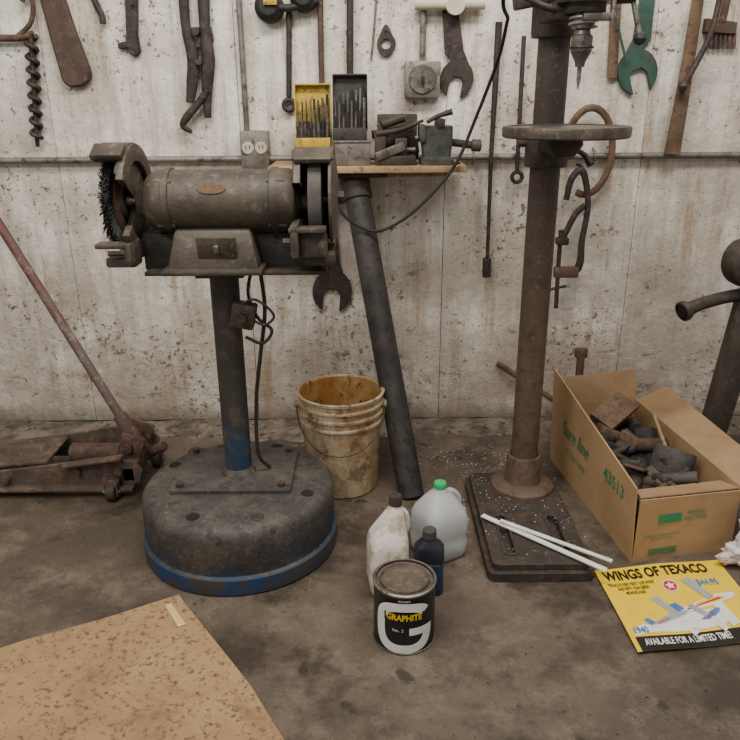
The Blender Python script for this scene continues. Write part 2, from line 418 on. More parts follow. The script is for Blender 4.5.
tube('jaw',[W(208,90,y-.01),W(198,104,y-.01),W(187,117,y-.01),W(183,126,y-.01),W(192,132,y-.01)],[.014,.014,.016,.012,.008],tooliron,e,flat=.7)
for u,v in ((197,32),(200,62),(204,95)):
    a=W(u,v,y); cyl('rivet',a+V((0,.03,0)),a+V((0,-.022,0)),.012,iron,e,segs=14)
wplate('link',[[(184,28),(210,26),(213,40),(206,50),(192,46)]],.03,tooliron,e)
e=E('ear_muffs',W(287,8))
for u,v,r_ in ((270,8,.052),(304,-2,.05)):
    a=W(u,v,WY-.0); lathe('cup',[(0,.075),(r_*.6,.072),(r_,.05),(r_*1.05,.0),(0,0)],(a.x,WY,a.z),black,e,axis='Y',segs=28)
a=W(270,2,WY-.08); box('yellow_tag',a,(.05,.012,.02),yellowp,e,bevel=.003)
tube('band',[W(262,-5,WY-.04),W(285,-35,WY-.04),W(312,-5,WY-.04)],.01,black,e)
tube('bridge',[W(258,2,WY-.04),W(287,8,WY-.05),W(318,0,WY-.04)],.014,black,e)
def ringrod(name,pts,r,ru,rv,rr,mat=tooliron,off=.02):
    e=wt(name,pts,r,mat,off); c=W(ru,rv,WY-off)
    tube('eye',[c+V((rr*math.cos(a),0,rr*math.sin(a))) for a in [2*math.pi*i/20 for i in range(20)]],r*.9,mat,e,smooth=False,closed=True,segs=8); return e
ringrod('eye_rod',[(289,8),(289,55),(289,97)],.011,289,105,.02)
wt('drift_pin',[(320,-10),(321,50),(322,88)],.011,rust)
wt('drift_pin',[(350,-10),(350,50),(350,74)],.013,tooliron)
wt('drift_pin',[(377,-10),(374,30),(371,60)],.004,galv,.01)
e=E('chain_shackle',W(386,42)); wplate('plate',[sm2([(386,24),(392,34),(396,44),(390,55),(381,55),(377,44),(380,34)]),[(386+5*math.cos(a),44+5*math.sin(a)) for a in [i*math.pi/8 for i in range(16)]]],.015,iron,e)
peg(e,386,30)
wall_wrench('open_end_wrench',457,79,450,6,.064,.052,.072,tooliron,tilt=-18)
wall_wrench('open_end_wrench',332,292,326,205,.084,.072,.08,tooliron,tilt=-8)
wall_wrench('open_end_wrench',638,72,650,-15,.076,.066,.066,greenp,tilt=20)
e=E('ceiling_rose_socket',W(440,2)); a=W(415,4,WY-.05); cyl('cream_tube',(a.x-.0,3.05,a.z),(a.x+.26,3.05,a.z),.02,cream,e); b=W(455,8,WY-.04); cyl('cap',(b.x,WY,b.z+.01),(b.x,WY-.06,b.z+.01),.035,cream,e)
e=wt('long_socket_bar',[(499,22),(495,90),(491,160),(488,240),(487,268)],[.014,.012,.009,.008,.008],tooliron,.05)
a=W(487,258,WY-.05);b=W(486.5,277,WY-.05); cyl('socket',a,b,.018,tooliron,e,bevel=.003)
ringrod('thin_eye_rod',[(524,36),(520,110),(517,170)],.009,517,177,.02,off=.05)
e=wt('flat_bar_handle',[(617,-12),(614,40),(612,78)],[.022,.02,.02],oldwood,.012,flat=.5)
e=wt('wood_handle_hammer',[(700,-14),(690,50),(680,110),(672,154)],[.022,.024,.028,.032],oldwood,.05,flat=.5)
e=wt('bent_iron_rod',[(722,-12),(712,30),(697,62),(684,84)],.011,iron,.09)
a=W(683,86,WY-.09); lathe('knob',[(0,-.02),(.014,-.014),(.02,0),(.014,.014),(0,.02)],a,iron,e,segs=16)
wt('thin_wire_handle',[(614,-10),(619,30),(626,60)],.005,greenp,.04)
e=E('wire_scratch_brush',W(722,30)); wplate('back',[[(707,18),(738,22),(736,34),(705,32)]],.03,rustred,e)
for i in range(7):
    u=707+i*4.6; tube('tine',[W(u,30,WY-.015),W(u-1,49,WY-.015)],.007,rustred,e,segs=6)
tube('handle',[W(722,22,WY-.02),W(730,-14,WY-.02)],.014,rustred,e)
# c clamp hanging from conduit
y=3.00
e=E('c_clamp',W(575,240,y))
tube('frame',[W(566,200,y),W(572,178,y),W(583,172,y),W(588,205,y),W(582,240,y),W(580,262,y),W(574,271,y),W(556,272,y)],[.012,.014,.014,.012,.013,.016,.018,.014],tooliron,e,flat=.7)
box('upper_jaw',W(562,241,y),(.05,.04,.03),tooliron,e,bevel=.006); box('lower_jaw',W(566,272,y),(.1,.03,.045),rustred,e,bevel=.006)
tube('neck',[W(562,240,y),W(575,215,y),W(585,205,y)],.012,tooliron,e)
tube('screw',[W(561,230,y),W(558,270,y),W(556,308,y)],.009,tooliron,e,smooth=False); tube('t_handle',[W(547,290,y),W(566,286,y)],.006,tooliron,e,smooth=False)
a=W(583,172,y);tube('hook',[a,(a.x,3.03,a.z+.02),(a.x,WY,a.z+.02)],.006,tooliron,e)
e=E('steel_hoop',W(588,150,3.04)); c=W(588,152,3.035)
tube('hoop',[c+V((.095*math.cos(a),0,.165*math.sin(a))) for a in [math.radians(-110+300*i/24) for i in range(25)]],.014,oldwood,e,smooth=False,flat=.6)
peg(e,588,111,.06)
# ------------------------------------------------------------------ shelf with post
ST=1.152
shelf=E('wooden_shelf',(0,2.9,ST))
box('board',(-.005,2.895,ST-.011),(.72,.29,.022),wood,shelf,bevel=.002)
box('bracket_plate',(-.03,2.88,ST-.032),(.2,.2,.02),iron,shelf,bevel=.004)
box('ledger',(-.005,3.065,ST-.045),(.66,.05,.04),wood,shelf)
tp=V((-.055,2.86,ST-.043)); bt=V((G(412,500).x,G(412,500).y+.03,0)); d=(bt-tp).normalized()
post=E('leaning_steel_post',bt)
cyl('post_tube',tp,bt,.047,darkgrey,post,segs=32)
cyl('collar',tp+d*.0,tp+d*.09,.056,iron,post,segs=32,bevel=.004)
def index_case(name,u,w,y,z0,mat):
    x=W(u,120,y).x; e=E(name,(x,y,z0)); h=.15
    box('base_tray',(x,y-.03,z0+.02),(w,.08,.04),mat,e,bevel=.003)
    slab('lid_back',[(x-w/2,y+.012,z0+.03),(x+w/2,y+.012,z0+.03),(x+w/2,y+.03,z0+.225),(x-w/2,y+.03,z0+.225)],.004,mat,e)
    for sx in (-1,1): slab('lid_side',[(x+sx*w/2,y+.012,z0+.03),(x+sx*w/2,y+.03,z0+.225),(x+sx*w/2,y+.0,z0+.225),(x+sx*w/2,y-.015,z0+.05)],.003,mat,e)
    slab('lid_top',[(x-w/2,y,z0+.222),(x+w/2,y,z0+.222),(x+w/2,y+.03,z0+.225),(x-w/2,y+.03,z0+.225)],.003,mat,e)
    for row in range(3):
        yy=y-.05+row*.022; zt=z0+.04+row*.025
        box('step_%d'%row,(x,yy,z0+.02+row*.014),(w*.92,.02,.045+row*.026),iron,e,bevel=.001)
        for i in range(8):
            xx=x-w*.42+i*w*.84/7; hh=.035+.03*i/7*1.0+random.uniform(0,.012)
            cyl('drill_bit',(xx,yy,zt),(xx+random.uniform(-.003,.003),yy,zt+hh+.012*row),.0026+.0004*i,steel if (i+row)%3 else black,e,segs=6)
    return e
box('wood_block',(W(313,140,2.9).x,2.885,ST+.028),(.15,.14,.056),oldwood,bevel=.004)
index_case('yellow_drill_index',313,.13,2.9,ST+.056,yellowp)
e=E('steel_parts_box',(W(353,140,2.9).x,2.88,ST)); xx=W(353,150,2.88).x
box('body',(xx,2.87,ST+.0425),(.13,.15,.085),galv,e,bevel=.004); box('lip',(xx,2.87,ST+.084),(.136,.156,.008),steel,e,bevel=.002)
index_case('grey_drill_index',350,.125,2.9,ST+.088,darkgrey)
e=E('drill_press_vise',(.06,2.86,ST)); x0=W(395,150,2.86).x
box('base',(x0,2.86,ST+.017),(.15,.14,.034),iron,e,bevel=.004)
box('fixed_jaw',(x0-.055,2.86,ST+.07),(.04,.13,.08),iron,e,bevel=.004)
box('moving_jaw',(x0+.02,2.86,ST+.06),(.045,.12,.07),iron,e,bevel=.004)
cyl('screw',(x0+.02,2.86,ST+.05),(x0+.09,2.86,ST+.05),.011,steel,e)
tube('handle',[(x0+.075,2.78,ST+.10),(x0+.08,2.84,ST+.05),(x0+.085,2.9,ST+.02)],.006,steel,e,smooth=False)
box('parallel_bar',(x0-.01,2.86,ST+.115),(.15,.04,.03),tooliron,e,rot=(0,-8,12),bevel=.002)
tube('file',[(x0-.07,2.8,ST+.11),(x0+.02,2.8,ST+.125),(x0+.1,2.82,ST+.155)],[.011,.01,.005],tooliron,e)
cyl('arbor',(x0-.05,2.82,ST+.14),(x0+.03,2.84,ST+.165),.016,iron,e)
box('tool_steel_blank',(x0-.02,2.8,ST+.05),(.11,.03,.03),steel,e,rot=(0,-20,5),bevel=.002)
box('tin_lid_part',(x0+.01,2.93,ST+.09),(.15,.02,.17),iron,e,bevel=.004)
e=E('machine_vise',(.22,2.86,ST)); x1=W(436,150,2.86).x
loft('body',[(ST,0,0,.12,.14,.01),(ST+.02,0,0,.12,.14,.01),(ST+.03,0,0,.1,.1,.01),(ST+.07,0,0,.11,.1,.01),(ST+.135,.005,0,.1,.11,.012)],greygreen,e,o=(x1,2.85,0))
box('jaw_left',(x1-.055,2.85,ST+.11),(.024,.12,.06),greygreen,e,bevel=.003)
box('jaw_right',(x1+.01,2.85,ST+.145),(.03,.12,.03),iron,e,bevel=.003)
cyl('screw',(x1+.03,2.85,ST+.08),(x1+.14,2.85,ST+.065),.014,iron,e)
cyl('knob',(x1+.13,2.85,ST+.066),(x1+.165,2.85,ST+.064),.022,greygreen,e,bevel=.004)
tube('crank',[(x1-.04,2.79,ST+.15),(x1+.0,2.8,ST+.17),(x1+.05,2.8,ST+.185)],[.007,.008,.011],iron,e)
box('loose_wrench',(.30,2.82,ST+.004),(.08,.02,.008),tooliron,rot=(0,0,20),bevel=.002)
e=E('black_power_cord',W(440,180,2.9))
tube('cord',[W(508,18,2.5),W(498,60,2.62),W(475,120,2.72),W(458,160,2.73),W(438,187,2.73),W(408,216,2.72),W(378,231,2.72),W(352,222,2.72),W(338,208,2.72)],.006,black,e,segs=8)
# ------------------------------------------------------------------ pedestal grinder
GX,GY=-.432,2.14
g=E('pedestal_grinder',(GX,GY,0))
lathe('drum_base',[(0,0),(.305,0),(.312,.008),(.314,.03),(.313,.058),(.306,.064),(.305,.07),(.309,.085),(.310,.182),(.306,.2),(.294,.214),(.274,.223),(.2,.23),(0,.231)],(GX,GY,0),drumm,g,segs=96)
lathe('lower_band',[(.300,.004),(.3165,.006),(.3175,.03),(.3165,.056),(.300,.062)],(GX,GY,0),bluep,g,segs=96)
for i in range(8):
    a=math.radians(22+45*i); c=V((GX+.25*math.cos(a),GY+.25*math.sin(a),.2255))
    lathe('lug_hole',[(.0,.001),(.014,.001),(.018,.002),(.021,0)],c,blackhole if i%2 else darkgrey,g,segs=18)
plate('mounting_plate',[rrect(0,0,.38,.30,.012)],(GX-.01,GY+.04,.229),(1,0,0),(0,1,0),.014,drumm,g,bevel=.003)
for sx in (-1,1):
    for sy in (-1,1):
        cyl('bolt',(GX-.01+sx*.16,GY+.04+sy*.12,.24),(GX-.01+sx*.16,GY+.04+sy*.12,.256),.013,iron,g,segs=6)
cyl('pole',(GX,GY+.02,.24),(GX,GY+.02,.955),.043,gpolem,g,segs=36)
lathe('weld_bead',[(.043,.022),(.052,.01),(.056,0),(.04,0)],(GX,GY+.02,.243),drumm,g)
MZ=1.118; MY=GY
lathe('motor_body',[(0,-.655),(.03,-.655),(.042,-.65),(.048,-.637),(.058,-.628),(.078,-.612),(.087,-.59),(.089,-.57),(.092,-.568),(.092,-.552),(.086,-.55),(.086,-.275),(.092,-.272),(.092,-.256),(.088,-.25),(.088,-.225),(.078,-.205),(.05,-.195),(.035,-.185),(.035,-.165),(0,-.165)],(0,MY,MZ),castgrey,g,axis='X',segs=64)
plate('oval_nameplate',[circ(0,0,.04,32,.015)],(-.43,MY-.0885*math.cos(.5),MZ+.0885*math.sin(.5)),(1,0,0),(0,math.sin(.5),math.cos(.5)),-.006,M('brass_nameplate',(.16,.09,.05),(.1,.06,.04),scale=60,metal=.5),g)
for q in (-.57,-.26):
    for k_ in range(4):
        a=math.radians(45+90*k_); cyl('through_bolt',(q-.02,MY-.083*math.cos(a),MZ+.083*math.sin(a)),(q+.03,MY-.083*math.cos(a),MZ+.083*math.sin(a)),.008,castgrey,g,segs=10)
cyl('shaft',(-.745,MY,MZ),(-.09,MY,MZ),.014,steel,g)
vs=[];fs=[]
for row in range(4):
    for i in range(150):
        a=2*math.pi*(i+random.random())/150; r1=.128+random.uniform(-.006,.006); x=-.722+.008*row; xo=x+random.uniform(-.004,.004)
        a2=a+random.uniform(-.04,.04); w_=.0017; b_=len(vs)
        t_=V((0,math.sin(a),-math.cos(a)))
        p0=V((x,MY+.07*math.cos(a),MZ+.07*math.sin(a))); p1=V((xo,MY+r1*math.cos(a2),MZ+r1*math.sin(a2)))
        for pq in (p0,p1): vs+=[pq+t_*w_,pq-t_*w_,pq+V((w_*1.6,0,0))]
        fs+=[(b_,b_+1,b_+4,b_+3),(b_+1,b_+2,b_+5,b_+4),(b_+2,b_,b_+3,b_+5),(b_+3,b_+4,b_+5)]
finish('wire_bristles',vs,fs,black,g,smooth=False)
plate('wire_wheel_core',[circ(0,0,.115,48),circ(0,0,.03,24)],(-.720,MY,MZ),(0,1,0),(0,0,1),.020,black,g)
lathe('wheel_web',[(.02,-.69),(.088,-.694),(.088,-.724),(.02,-.727)],(0,MY,MZ),rust,g,axis='X',closed=True)
lathe('wheel_flange',[(0,-.685),(.045,-.685),(.05,-.69),(.05,-.728),(.03,-.735),(0,-.742)],(0,MY,MZ),iron,g,axis='X')
lathe('guard_left_plate',[(.0,-.662),(.10,-.662),(.15,-.668),(.15,-.674),(.10,-.669),(0,-.669)],(0,MY,MZ),castgrey,g,axis='X',segs=48,arc=(36,324),closed=False)
lathe('guard_left_rim',[(.146,-.735),(.160,-.735),(.160,-.655),(.146,-.655)],(0,MY,MZ),castgrey,g,axis='X',segs=40,arc=(52,300),closed=True,bevel=.002)
lathe('guard_left_inner_rib',[(.11,-.648),(.157,-.648),(.157,-.668),(.11,-.668)],(0,MY,MZ),castgrey,g,axis='X',segs=40,arc=(28,332),closed=True,bevel=.003)
box('spark_arrestor_left',(-.695,MY-.085,MZ+.142),(.085,.06,.016),castgrey,g,rot=(28,0,0),bevel=.004)
box('tool_rest_left',(-.70,MY-.135,MZ-.10),(.08,.045,.014),castgrey,g,bevel=.004)
box('rest_arm_left',(-.655,MY-.1,MZ-.125),(.02,.1,.06),castgrey,g,bevel=.005)
box('rest_foot_left',(-.69,MY-.075,MZ-.155),(.085,.07,.028),castgrey,g,bevel=.008)
cyl('grinding_wheel',(-.165,MY,MZ+.005),(-.128,MY,MZ+.005),.118,M('grinding_stone',(.1,.09,.08),(.07,.063,.056),scale=30,rough=.9),g,segs=48,bevel=.003)
lathe('guard_right_inner',[(0,-.205),(.128,-.205),(.137,-.2),(.137,-.183),(.12,-.183),(0,-.183)],(0,MY,MZ+.005),castgrey,g,axis='X',segs=48,arc=(24,336))
lathe('guard_right_rim',[(.126,-.206),(.139,-.206),(.139,-.096),(.126,-.096)],(0,MY,MZ+.005),castgrey,g,axis='X',segs=44,arc=(56,305),closed=True,bevel=.002)
lathe('guard_right_cover',[(0,-.088),(.06,-.086),(.11,-.092),(.134,-.1),(.134,-.108),(.1,-.104),(0,-.104)],(0,MY,MZ+.005),castgrey,g,axis='X',segs=48)
cyl('cover_nut',(-.1,MY,MZ+.005),(-.07,MY,MZ+.005),.02,iron,g,segs=6)
box('spark_arrestor_right',(-.15,MY-.075,MZ+.125),(.1,.05,.014),castgrey,g,rot=(28,0,0),bevel=.003)
box('tool_rest_right',(-.165,MY-.14,MZ-.06),(.1,.05,.014),castgrey,g,bevel=.003)
box('rest_arm_right',(-.20,MY-.1,MZ-.09),(.022,.13,.09),castgrey,g,bevel=.005)
box('rest_knob_plate',(-.155,MY-.105,MZ-.105),(.08,.06,.07),castgrey,g,bevel=.01)
box('rest_lower_lug',(-.14,MY-.08,MZ-.15),(.09,.06,.04),iron,g,bevel=.01)
cyl('rest_bolt',(-.205,MY-.12,MZ-.1),(-.235,MY-.12,MZ-.1),.014,iron,g,segs=6)
box('motor_foot',(GX-.005,MY-.0,MZ-.125),(.26,.21,.11),castgrey,g,bevel=.012,top=(.82,.7))
box('foot_flange',(GX-.005,MY-.01,MZ-.182),(.28,.24,.014),castgrey,g,bevel=.004)
box('switch_plate',(GX+.01,MY-.098,MZ-.12),(.11,.012,.075),castgrey,g,rot=(16,0,0),bevel=.004)
box('switch_toggle',(GX+.01,MY-.11,MZ-.118),(.014,.012,.022),steel,g,rot=(16,0,0),bevel=.003)
box('rear_tray',(-.38,MY+.06,MZ-.145),(.55,.14,.11),darkgrey,g,bevel=.008)
box('tray_plate',(-.38,MY+.03,MZ-.196),(.52,.2,.012),iron,g,bevel=.002)
box('pole_head',(GX,GY+.02,MZ-.205),(.14,.14,.02),iron,g,bevel=.003)
a=V((GX+.06,GY-.035,.79))
box('junction_box',a,(.07,.05,.075),iron,g,rot=(0,12,0),bevel=.006); cyl('knob',a+V((0,-.025,.0)),a+V((0,-.045,0)),.014,iron,g)
tube('cord_down',[(GX+.09,GY-.01,.93),(GX+.075,GY-.02,.85),(GX+.1,GY-.03,.78),(GX+.14,GY-.03,.74),(GX+.11,GY-.03,.7),(GX+.06,GY-.03,.72)],.005,black,g,segs=8)
tube('cord_long',[(GX+.11,GY-.0,.93),(GX+.12,GY-.01,.8),(GX+.1,GY-.02,.66),(GX+.075,GY-.0,.5),(GX+.07,GY,.32),(GX+.1,GY+.03,.25)],.006,black,g,segs=8)
tube('cord_loop',[(GX+.05,GY-.045,.82),(GX+.1,GY-.05,.84),(GX+.15,GY-.04,.79),(GX+.12,GY-.04,.76),(GX+.08,GY-.04,.78)],.004,iron,g,segs=8)
# ------------------------------------------------------------------ bucket
bx,by=-.108,2.515
e=E('plastic_bucket',(bx,by,0))
lathe('shell',[(0,.004),(.125,.0),(.133,.006),(.146,.27),(.155,.275),(.155,.282),(.147,.286),(.148,.305),(.157,.309),(.157,.316),(.149,.32),(.150,.34),(.159,.344),(.159,.351),(.151,.354),(.153,.372),(.160,.375),(.161,.384),(.153,.386)],(bx,by,0),bucketm,e,segs=64)
lathe('inside',[(.153,.386),(.148,.38),(.142,.25),(.136,.13),(0,.12)],(bx,by,0),bucketin,e,segs=64)
P=[]
for i in range(19):
    a=math.pi*i/18; P.append((bx-.163*math.cos(a),by-.163*math.sin(a),.33-.14*math.sin(a)))
tube('wire_handle',P,.0025,iron,e,segs=6,smooth=False)
for s_ in (-1,1): cyl('handle_ear',(bx+s_*.15,by,.33),(bx+s_*.168,by,.33),.015,bucketm,e)
# ------------------------------------------------------------------ cans & bottles
cx,cy,cr=.088,1.66,.084
e=E('graphite_can',(cx,cy,0))
lathe('body',[(0,.002),(cr-.002,0),(cr+.001,.003),(cr-.001,.008),(cr-.0015,.176),(cr+.001,.181),(cr+.001,.187),(cr-.002,.189),(cr-.007,.187),(cr-.008,.181)],(cx,cy,0),blackprint,e,segs=64)
lathe('lid',[(cr-.002,.1895),(cr-.006,.1885),(cr-.008,.182),(cr-.016,.182),(cr-.018,.188),(cr-.021,.188),(cr-.024,.183),(0,.184)],(cx,cy,0),M('tin_lid',(.15,.12,.09),(.1,.08,.06),(.21,.17,.14),scale=18,metal=.4,rough=.45),e,segs=64)
lathe('rim_bottom',[(cr-.001,.0),(cr+.0018,.002),(cr+.0015,.005),(cr-.001,.006)],(cx,cy,0),steel,e,segs=64)
lathe('rim_top',[(cr-.002,.180),(cr+.0018,.182),(cr+.0018,.187),(cr-.002,.1895)],(cx,cy,0),steel,e,segs=64)
ang0=math.radians(-90-3)
def oncan(x,y,off=.0006):
    a=ang0+x/cr; r_=cr+off; return V((cx+r_*math.cos(a),cy+r_*math.sin(a),y))
def ribbon(name,outer,inner,off,mat,p):
    n=len(outer); vs=[];fs=[];K=6
    for i in range(n):
        for k_ in range(K+1):
            s=k_/K; x=outer[i][0]*(1-s)+inner[i][0]*s; y_=outer[i][1]*(1-s)+inner[i][1]*s; vs.append(oncan(x,y_,off))
    for i in range(n-1):
        for k_ in range(K): fs.append((i*(K+1)+k_,(i+1)*(K+1)+k_,(i+1)*(K+1)+k_+1,i*(K+1)+k_+1))
    return finish(name,vs,fs,mat,p,recalc=False,smooth=False)
def sq(a,rx,rz,n=3.0):
    c,s=math.cos(a),math.sin(a); return (rx*abs(c)**(2/n)*(1 if c>0 else -1), .086+rz*abs(s)**(2/n)*(1 if s>0 else -1))
A=[math.radians(38+(320)*i/110) for i in range(111)]
ribbon('letter_g_ring',[sq(a,.082,.079) for a in A],[sq(a,.054,.053) for a in A],.0008,white,e)
ribbon('letter_g_bar',[(.014+.0112*i,.087) for i in range(7)],[(.014+.0112*i,.064) for i in range(7)],.0010,white,e)
ribbon('title_band',[(-.055+.0183*i,.133) for i in range(7)],[(-.055+.0183*i,.106) for i in range(7)],.0012,blackprint,e)
textmap('title','GRAPHITE',.026,lambda x,y_:oncan(x,y_+.120,.0018),yellowprint,e,bold=.0008,sx=.8)
textmap('grade','No. 2',.013,lambda x,y_:oncan(x-.016,y_+.08,.0018),white,e)
textmap('maker','PIONEER',.008,lambda x,y_:oncan(x,y_+.172,.0018),white,e)
e=E('white_oil_jug',(.055,1.87,0))
loft('body',[(0,.0,0,.10,.11,.02),(.004,0,0,.112,.125,.025),(.02,0,0,.116,.13,.025),(.15,0,0,.114,.13,.025),(.175,.003,.0,.108,.12,.03),(.20,.008,0,.092,.1,.03),(.235,.016,0,.066,.07,.025),(.262,.022,0,.046,.05,.02),(.27,.024,0,.038,.038,.018),(.285,.024,0,.034,.034,.0165)],dwm,e,o=(.048,1.88,0),rotz=8)
lathe('cap',[(0,.03),(.017,.03),(.019,.027),(.02,.0),(0,0)],(.0715,1.884,.278),M('brown_black_cap',(.03,.022,.018),(.06,.04,.03),scale=30),e,segs=24)
textmap('label_mark','15W',.016,lambda x,y_:V((.043+x*.99,1.812+x*.14,.1+y_)),rust,e)
tube('handle',[(.09,1.887,.262),(.104,1.888,.24),(.108,1.887,.2),(.098,1.886,.17)],[.006,.008,.009,.008],dwm,e,segs=10)
e=E('milk_jug',(.22,2.05,0)); 
loft('body',[(0,0,0,.12,.12,.03),(.004,0,0,.138,.138,.035),(.02,0,0,.148,.148,.035),(.06,0,0,.15,.15,.03),(.075,0,0,.146,.146,.035),(.09,0,0,.15,.15,.03),(.14,0,0,.15,.15,.035),(.165,0,0,.14,.14,.045),(.19,0,0,.112,.112,.05),(.215,0,0,.07,.07,.034),(.228,0,0,.042,.042,.021),(.243,0,0,.036,.036,.018)],milkm,e,o=(.218,2.055,0),rotz=28)
lathe('green_cap',[(0,.018),(.018,.018),(.02,.015),(.02,0),(0,0)],(.218,2.055,.236),greencap,e,segs=28)
tube('handle',[(.235,2.06,.215),(.255,2.075,.21),(.278,2.09,.18),(.281,2.09,.14)],[.009,.012,.013,.012],milkm,e)
e=E('small_oil_bottle',(.175,1.86,0))
loft('body',[(0,0,0,.08,.06,.02),(.004,0,0,.088,.066,.022),(.12,0,0,.088,.066,.022)],M('blue_label',(.02,.06,.13),(.015,.035,.08),scale=10,rough=.35),e,o=(.170,1.855,0),rotz=-5)
loft('shoulder',[(.112,0,0,.089,.067,.022),(.15,0,0,.088,.066,.022),(.165,0,0,.07,.055,.022),(.178,0,0,.04,.04,.018),(.188,0,0,.036,.036,.017)],M('navy_bottle',(.015,.018,.03),(.02,.022,.03),rough=.35),e,o=(.170,1.855,0),rotz=-5)
lathe('cap',[(0,.026),(.017,.026),(.02,.023),(.021,0),(0,0)],(.170,1.855,.186),M('grey_bottle_cap',(.07,.07,.07),(.05,.05,.05)),e,segs=24)
box('label_stripe',(.168,1.8205,.108),(.06,.001,.006),steel,e,rot=(0,0,-5))
# ------------------------------------------------------------------ drill press
dx,dy=.553,2.39
e=E('drill_press',(dx,dy,0)); press=e
b0=(.355,1.885); b1=(.685,2.50)
bw,bh=b1[0]-b0[0],b1[1]-b0[1]; bc=((b0[0]+b1[0])/2,(b0[1]+b1[1])/2)
plate('base_lower',[rrect(0,0,bw,bh,.03)],(bc[0],bc[1],0),(1,0,0),(0,1,0),.032,iron,e,bevel=.004)
slots=[rrect(x,-.13,.03,.22,.013) for x in (-.085,.085)]
plate('base_upper',[rrect(0,0,bw-.03,bh-.03,.025)]+slots,(bc[0],bc[1],.030),(1,0,0),(0,1,0),.024,iron,e,bevel=.003)
for s_ in slots: 
    plate('slot_rim',[rrect(sum(q[0] for q in s_)/len(s_),-.13,.045,.235,.02),s_],(bc[0],bc[1],.052),(1,0,0),(0,1,0),.006,darkgrey,e)
lathe('base_flange',[(.115,.0),(.113,.012),(.1,.02),(.066,.026),(.062,.035),(.062,.12),(.058,.128),(.05,.13)],(dx,dy,.052),colm,e,segs=48)
cyl('column',(dx,dy,.05),(dx,dy,1.95),.047,colm,e,segs=40)
tx,ty,tz=.545,2.14,1.312
lathe('table',[(0,-.02),(.11,-.02),(.15,-.028),(.169,-.03),(.173,-.026),(.174,-.006),(.171,0),(.162,0),(.158,-.003),(0,-.003)],(tx,ty,tz),M('drill_table',(.085,.068,.052),(.055,.043,.034),(.14,.11,.09),scale=14,metal=.3,rough=.42),e,segs=72)
lathe('table_hub',[(.045,-.02),(.05,-.05),(.03,-.08),(0,-.08)],(tx,ty,tz),iron,e)
box('table_arm',(dx-.003,2.25,tz-.055),(.07,.2,.055),iron,e,bevel=.01)
lathe('table_collar',[(.048,-.07),(.064,-.07),(.066,-.06),(.066,.04),(.06,.05),(.048,.05)],(dx,dy,tz-.06),iron,e)
tube('clamp_handle',[(dx+.06,dy-.03,tz-.07),(dx+.1,dy-.06,tz-.09),(dx+.12,dy-.08,tz-.12)],[.008,.008,.012],iron,e)
cyl('clamp_bolt',(dx-.09,dy,tz-.06),(dx-.05,dy,tz-.06),.012,iron,e,segs=8)
sx_,sy_=.568,2.14
box('head_casting',(dx+.0,2.28,1.76),(.15,.36,.26),iron,e,bevel=.03)
lathe('head_collar',[(.048,0),(.068,0),(.07,.02),(.07,.12),(.048,.12)],(dx,dy,1.55),iron,e)
cyl('quill_housing',(sx_,sy_,1.59),(sx_,sy_,1.9),.055,iron,e,segs=32,bevel=.004)
lathe('quill_pulley',[(.05,0),(.075,0),(.078,.006),(.066,.014),(.078,.022),(.075,.028),(.05,.028)],(sx_,sy_,1.615),steel,e)
cyl('quill',(sx_,sy_,1.555),(sx_,sy_,1.62),.03,steel,e,segs=32)
P=[(sx_+.036*math.cos(a),sy_+.036*math.sin(a),1.56+a*.0022) for a in [i*.35 for i in range(72)]]
tube('return_spring',P,.004,bright,e,segs=6,smooth=False)
lathe('chuck',[(0,0),(.012,0),(.014,.012),(.026,.035),(.028,.04),(.028,.075),(.022,.08),(.018,.1),(0,.1)],(sx_,sy_,1.462),steel,e,segs=32)
tube('drill_bit',[(sx_,sy_,1.47),(sx_,sy_,1.43),(sx_,sy_,1.404)],[.006,.006,.001],steel,e,smooth=False,segs=10)
tube('chuck_jaw_ring',[(sx_+.03*math.cos(a),sy_+.03*math.sin(a),1.51) for a in [i*math.pi/12 for i in range(24)]],.003,iron,e,smooth=False,closed=True,segs=6)
box('left_bracket',(dx-.09,2.2,1.635),(.14,.06,.035),iron,e,rot=(0,-10,0),bevel=.006)
tube('left_lever',[(dx-.03,2.15,1.6),(dx-.1,2.13,1.61),(dx-.18,2.12,1.65)],[.012,.009,.008],iron,e)
box('casting_rib',(dx-.03,2.2,1.60),(.09,.12,.05),iron,e,rot=(0,0,10),bevel=.01)
cyl('feed_hub',(dx+.07,2.2,1.65),(dx+.16,2.18,1.65),.032,iron,e,bevel=.004)
for an in (20,140,260):
    a=math.radians(an); h=V((dx+.145,2.18,1.65)); t2=h+V((.03,math.cos(a)*.12,math.sin(a)*.12))
    tube('feed_spoke',[h,t2],.007,steel,e,smooth=False); lathe('feed_knob',[(0,-.018),(.014,-.012),(.018,0),(.014,.012),(0,.018)],t2,black,e,segs=16)
tube('depth_rod',[(sx_+.06,2.09,1.9),(sx_+.06,2.09,1.56)],.006,steel,e,smooth=False)
box('depth_stop',(sx_+.03,2.1,1.58),(.09,.03,.018),steel,e,bevel=.003)
box('motor_mount',(dx-.12,2.36,1.69),(.14,.1,.05),iron,e,bevel=.008)
cyl('motor',(dx-.17,2.36,1.70),(dx-.17,2.36,1.92),.07,darkgrey,e,bevel=.008)
tube('motor_cord',[(dx-.16,2.36,1.7),(dx-.155,2.4,1.64),(W(508,18,2.5).x,2.5,W(508,18,2.5).z)],.006,black,e,segs=8)
box('belt_guard',(dx,2.3,1.93),(.24,.45,.1),iron,e,bevel=.03)
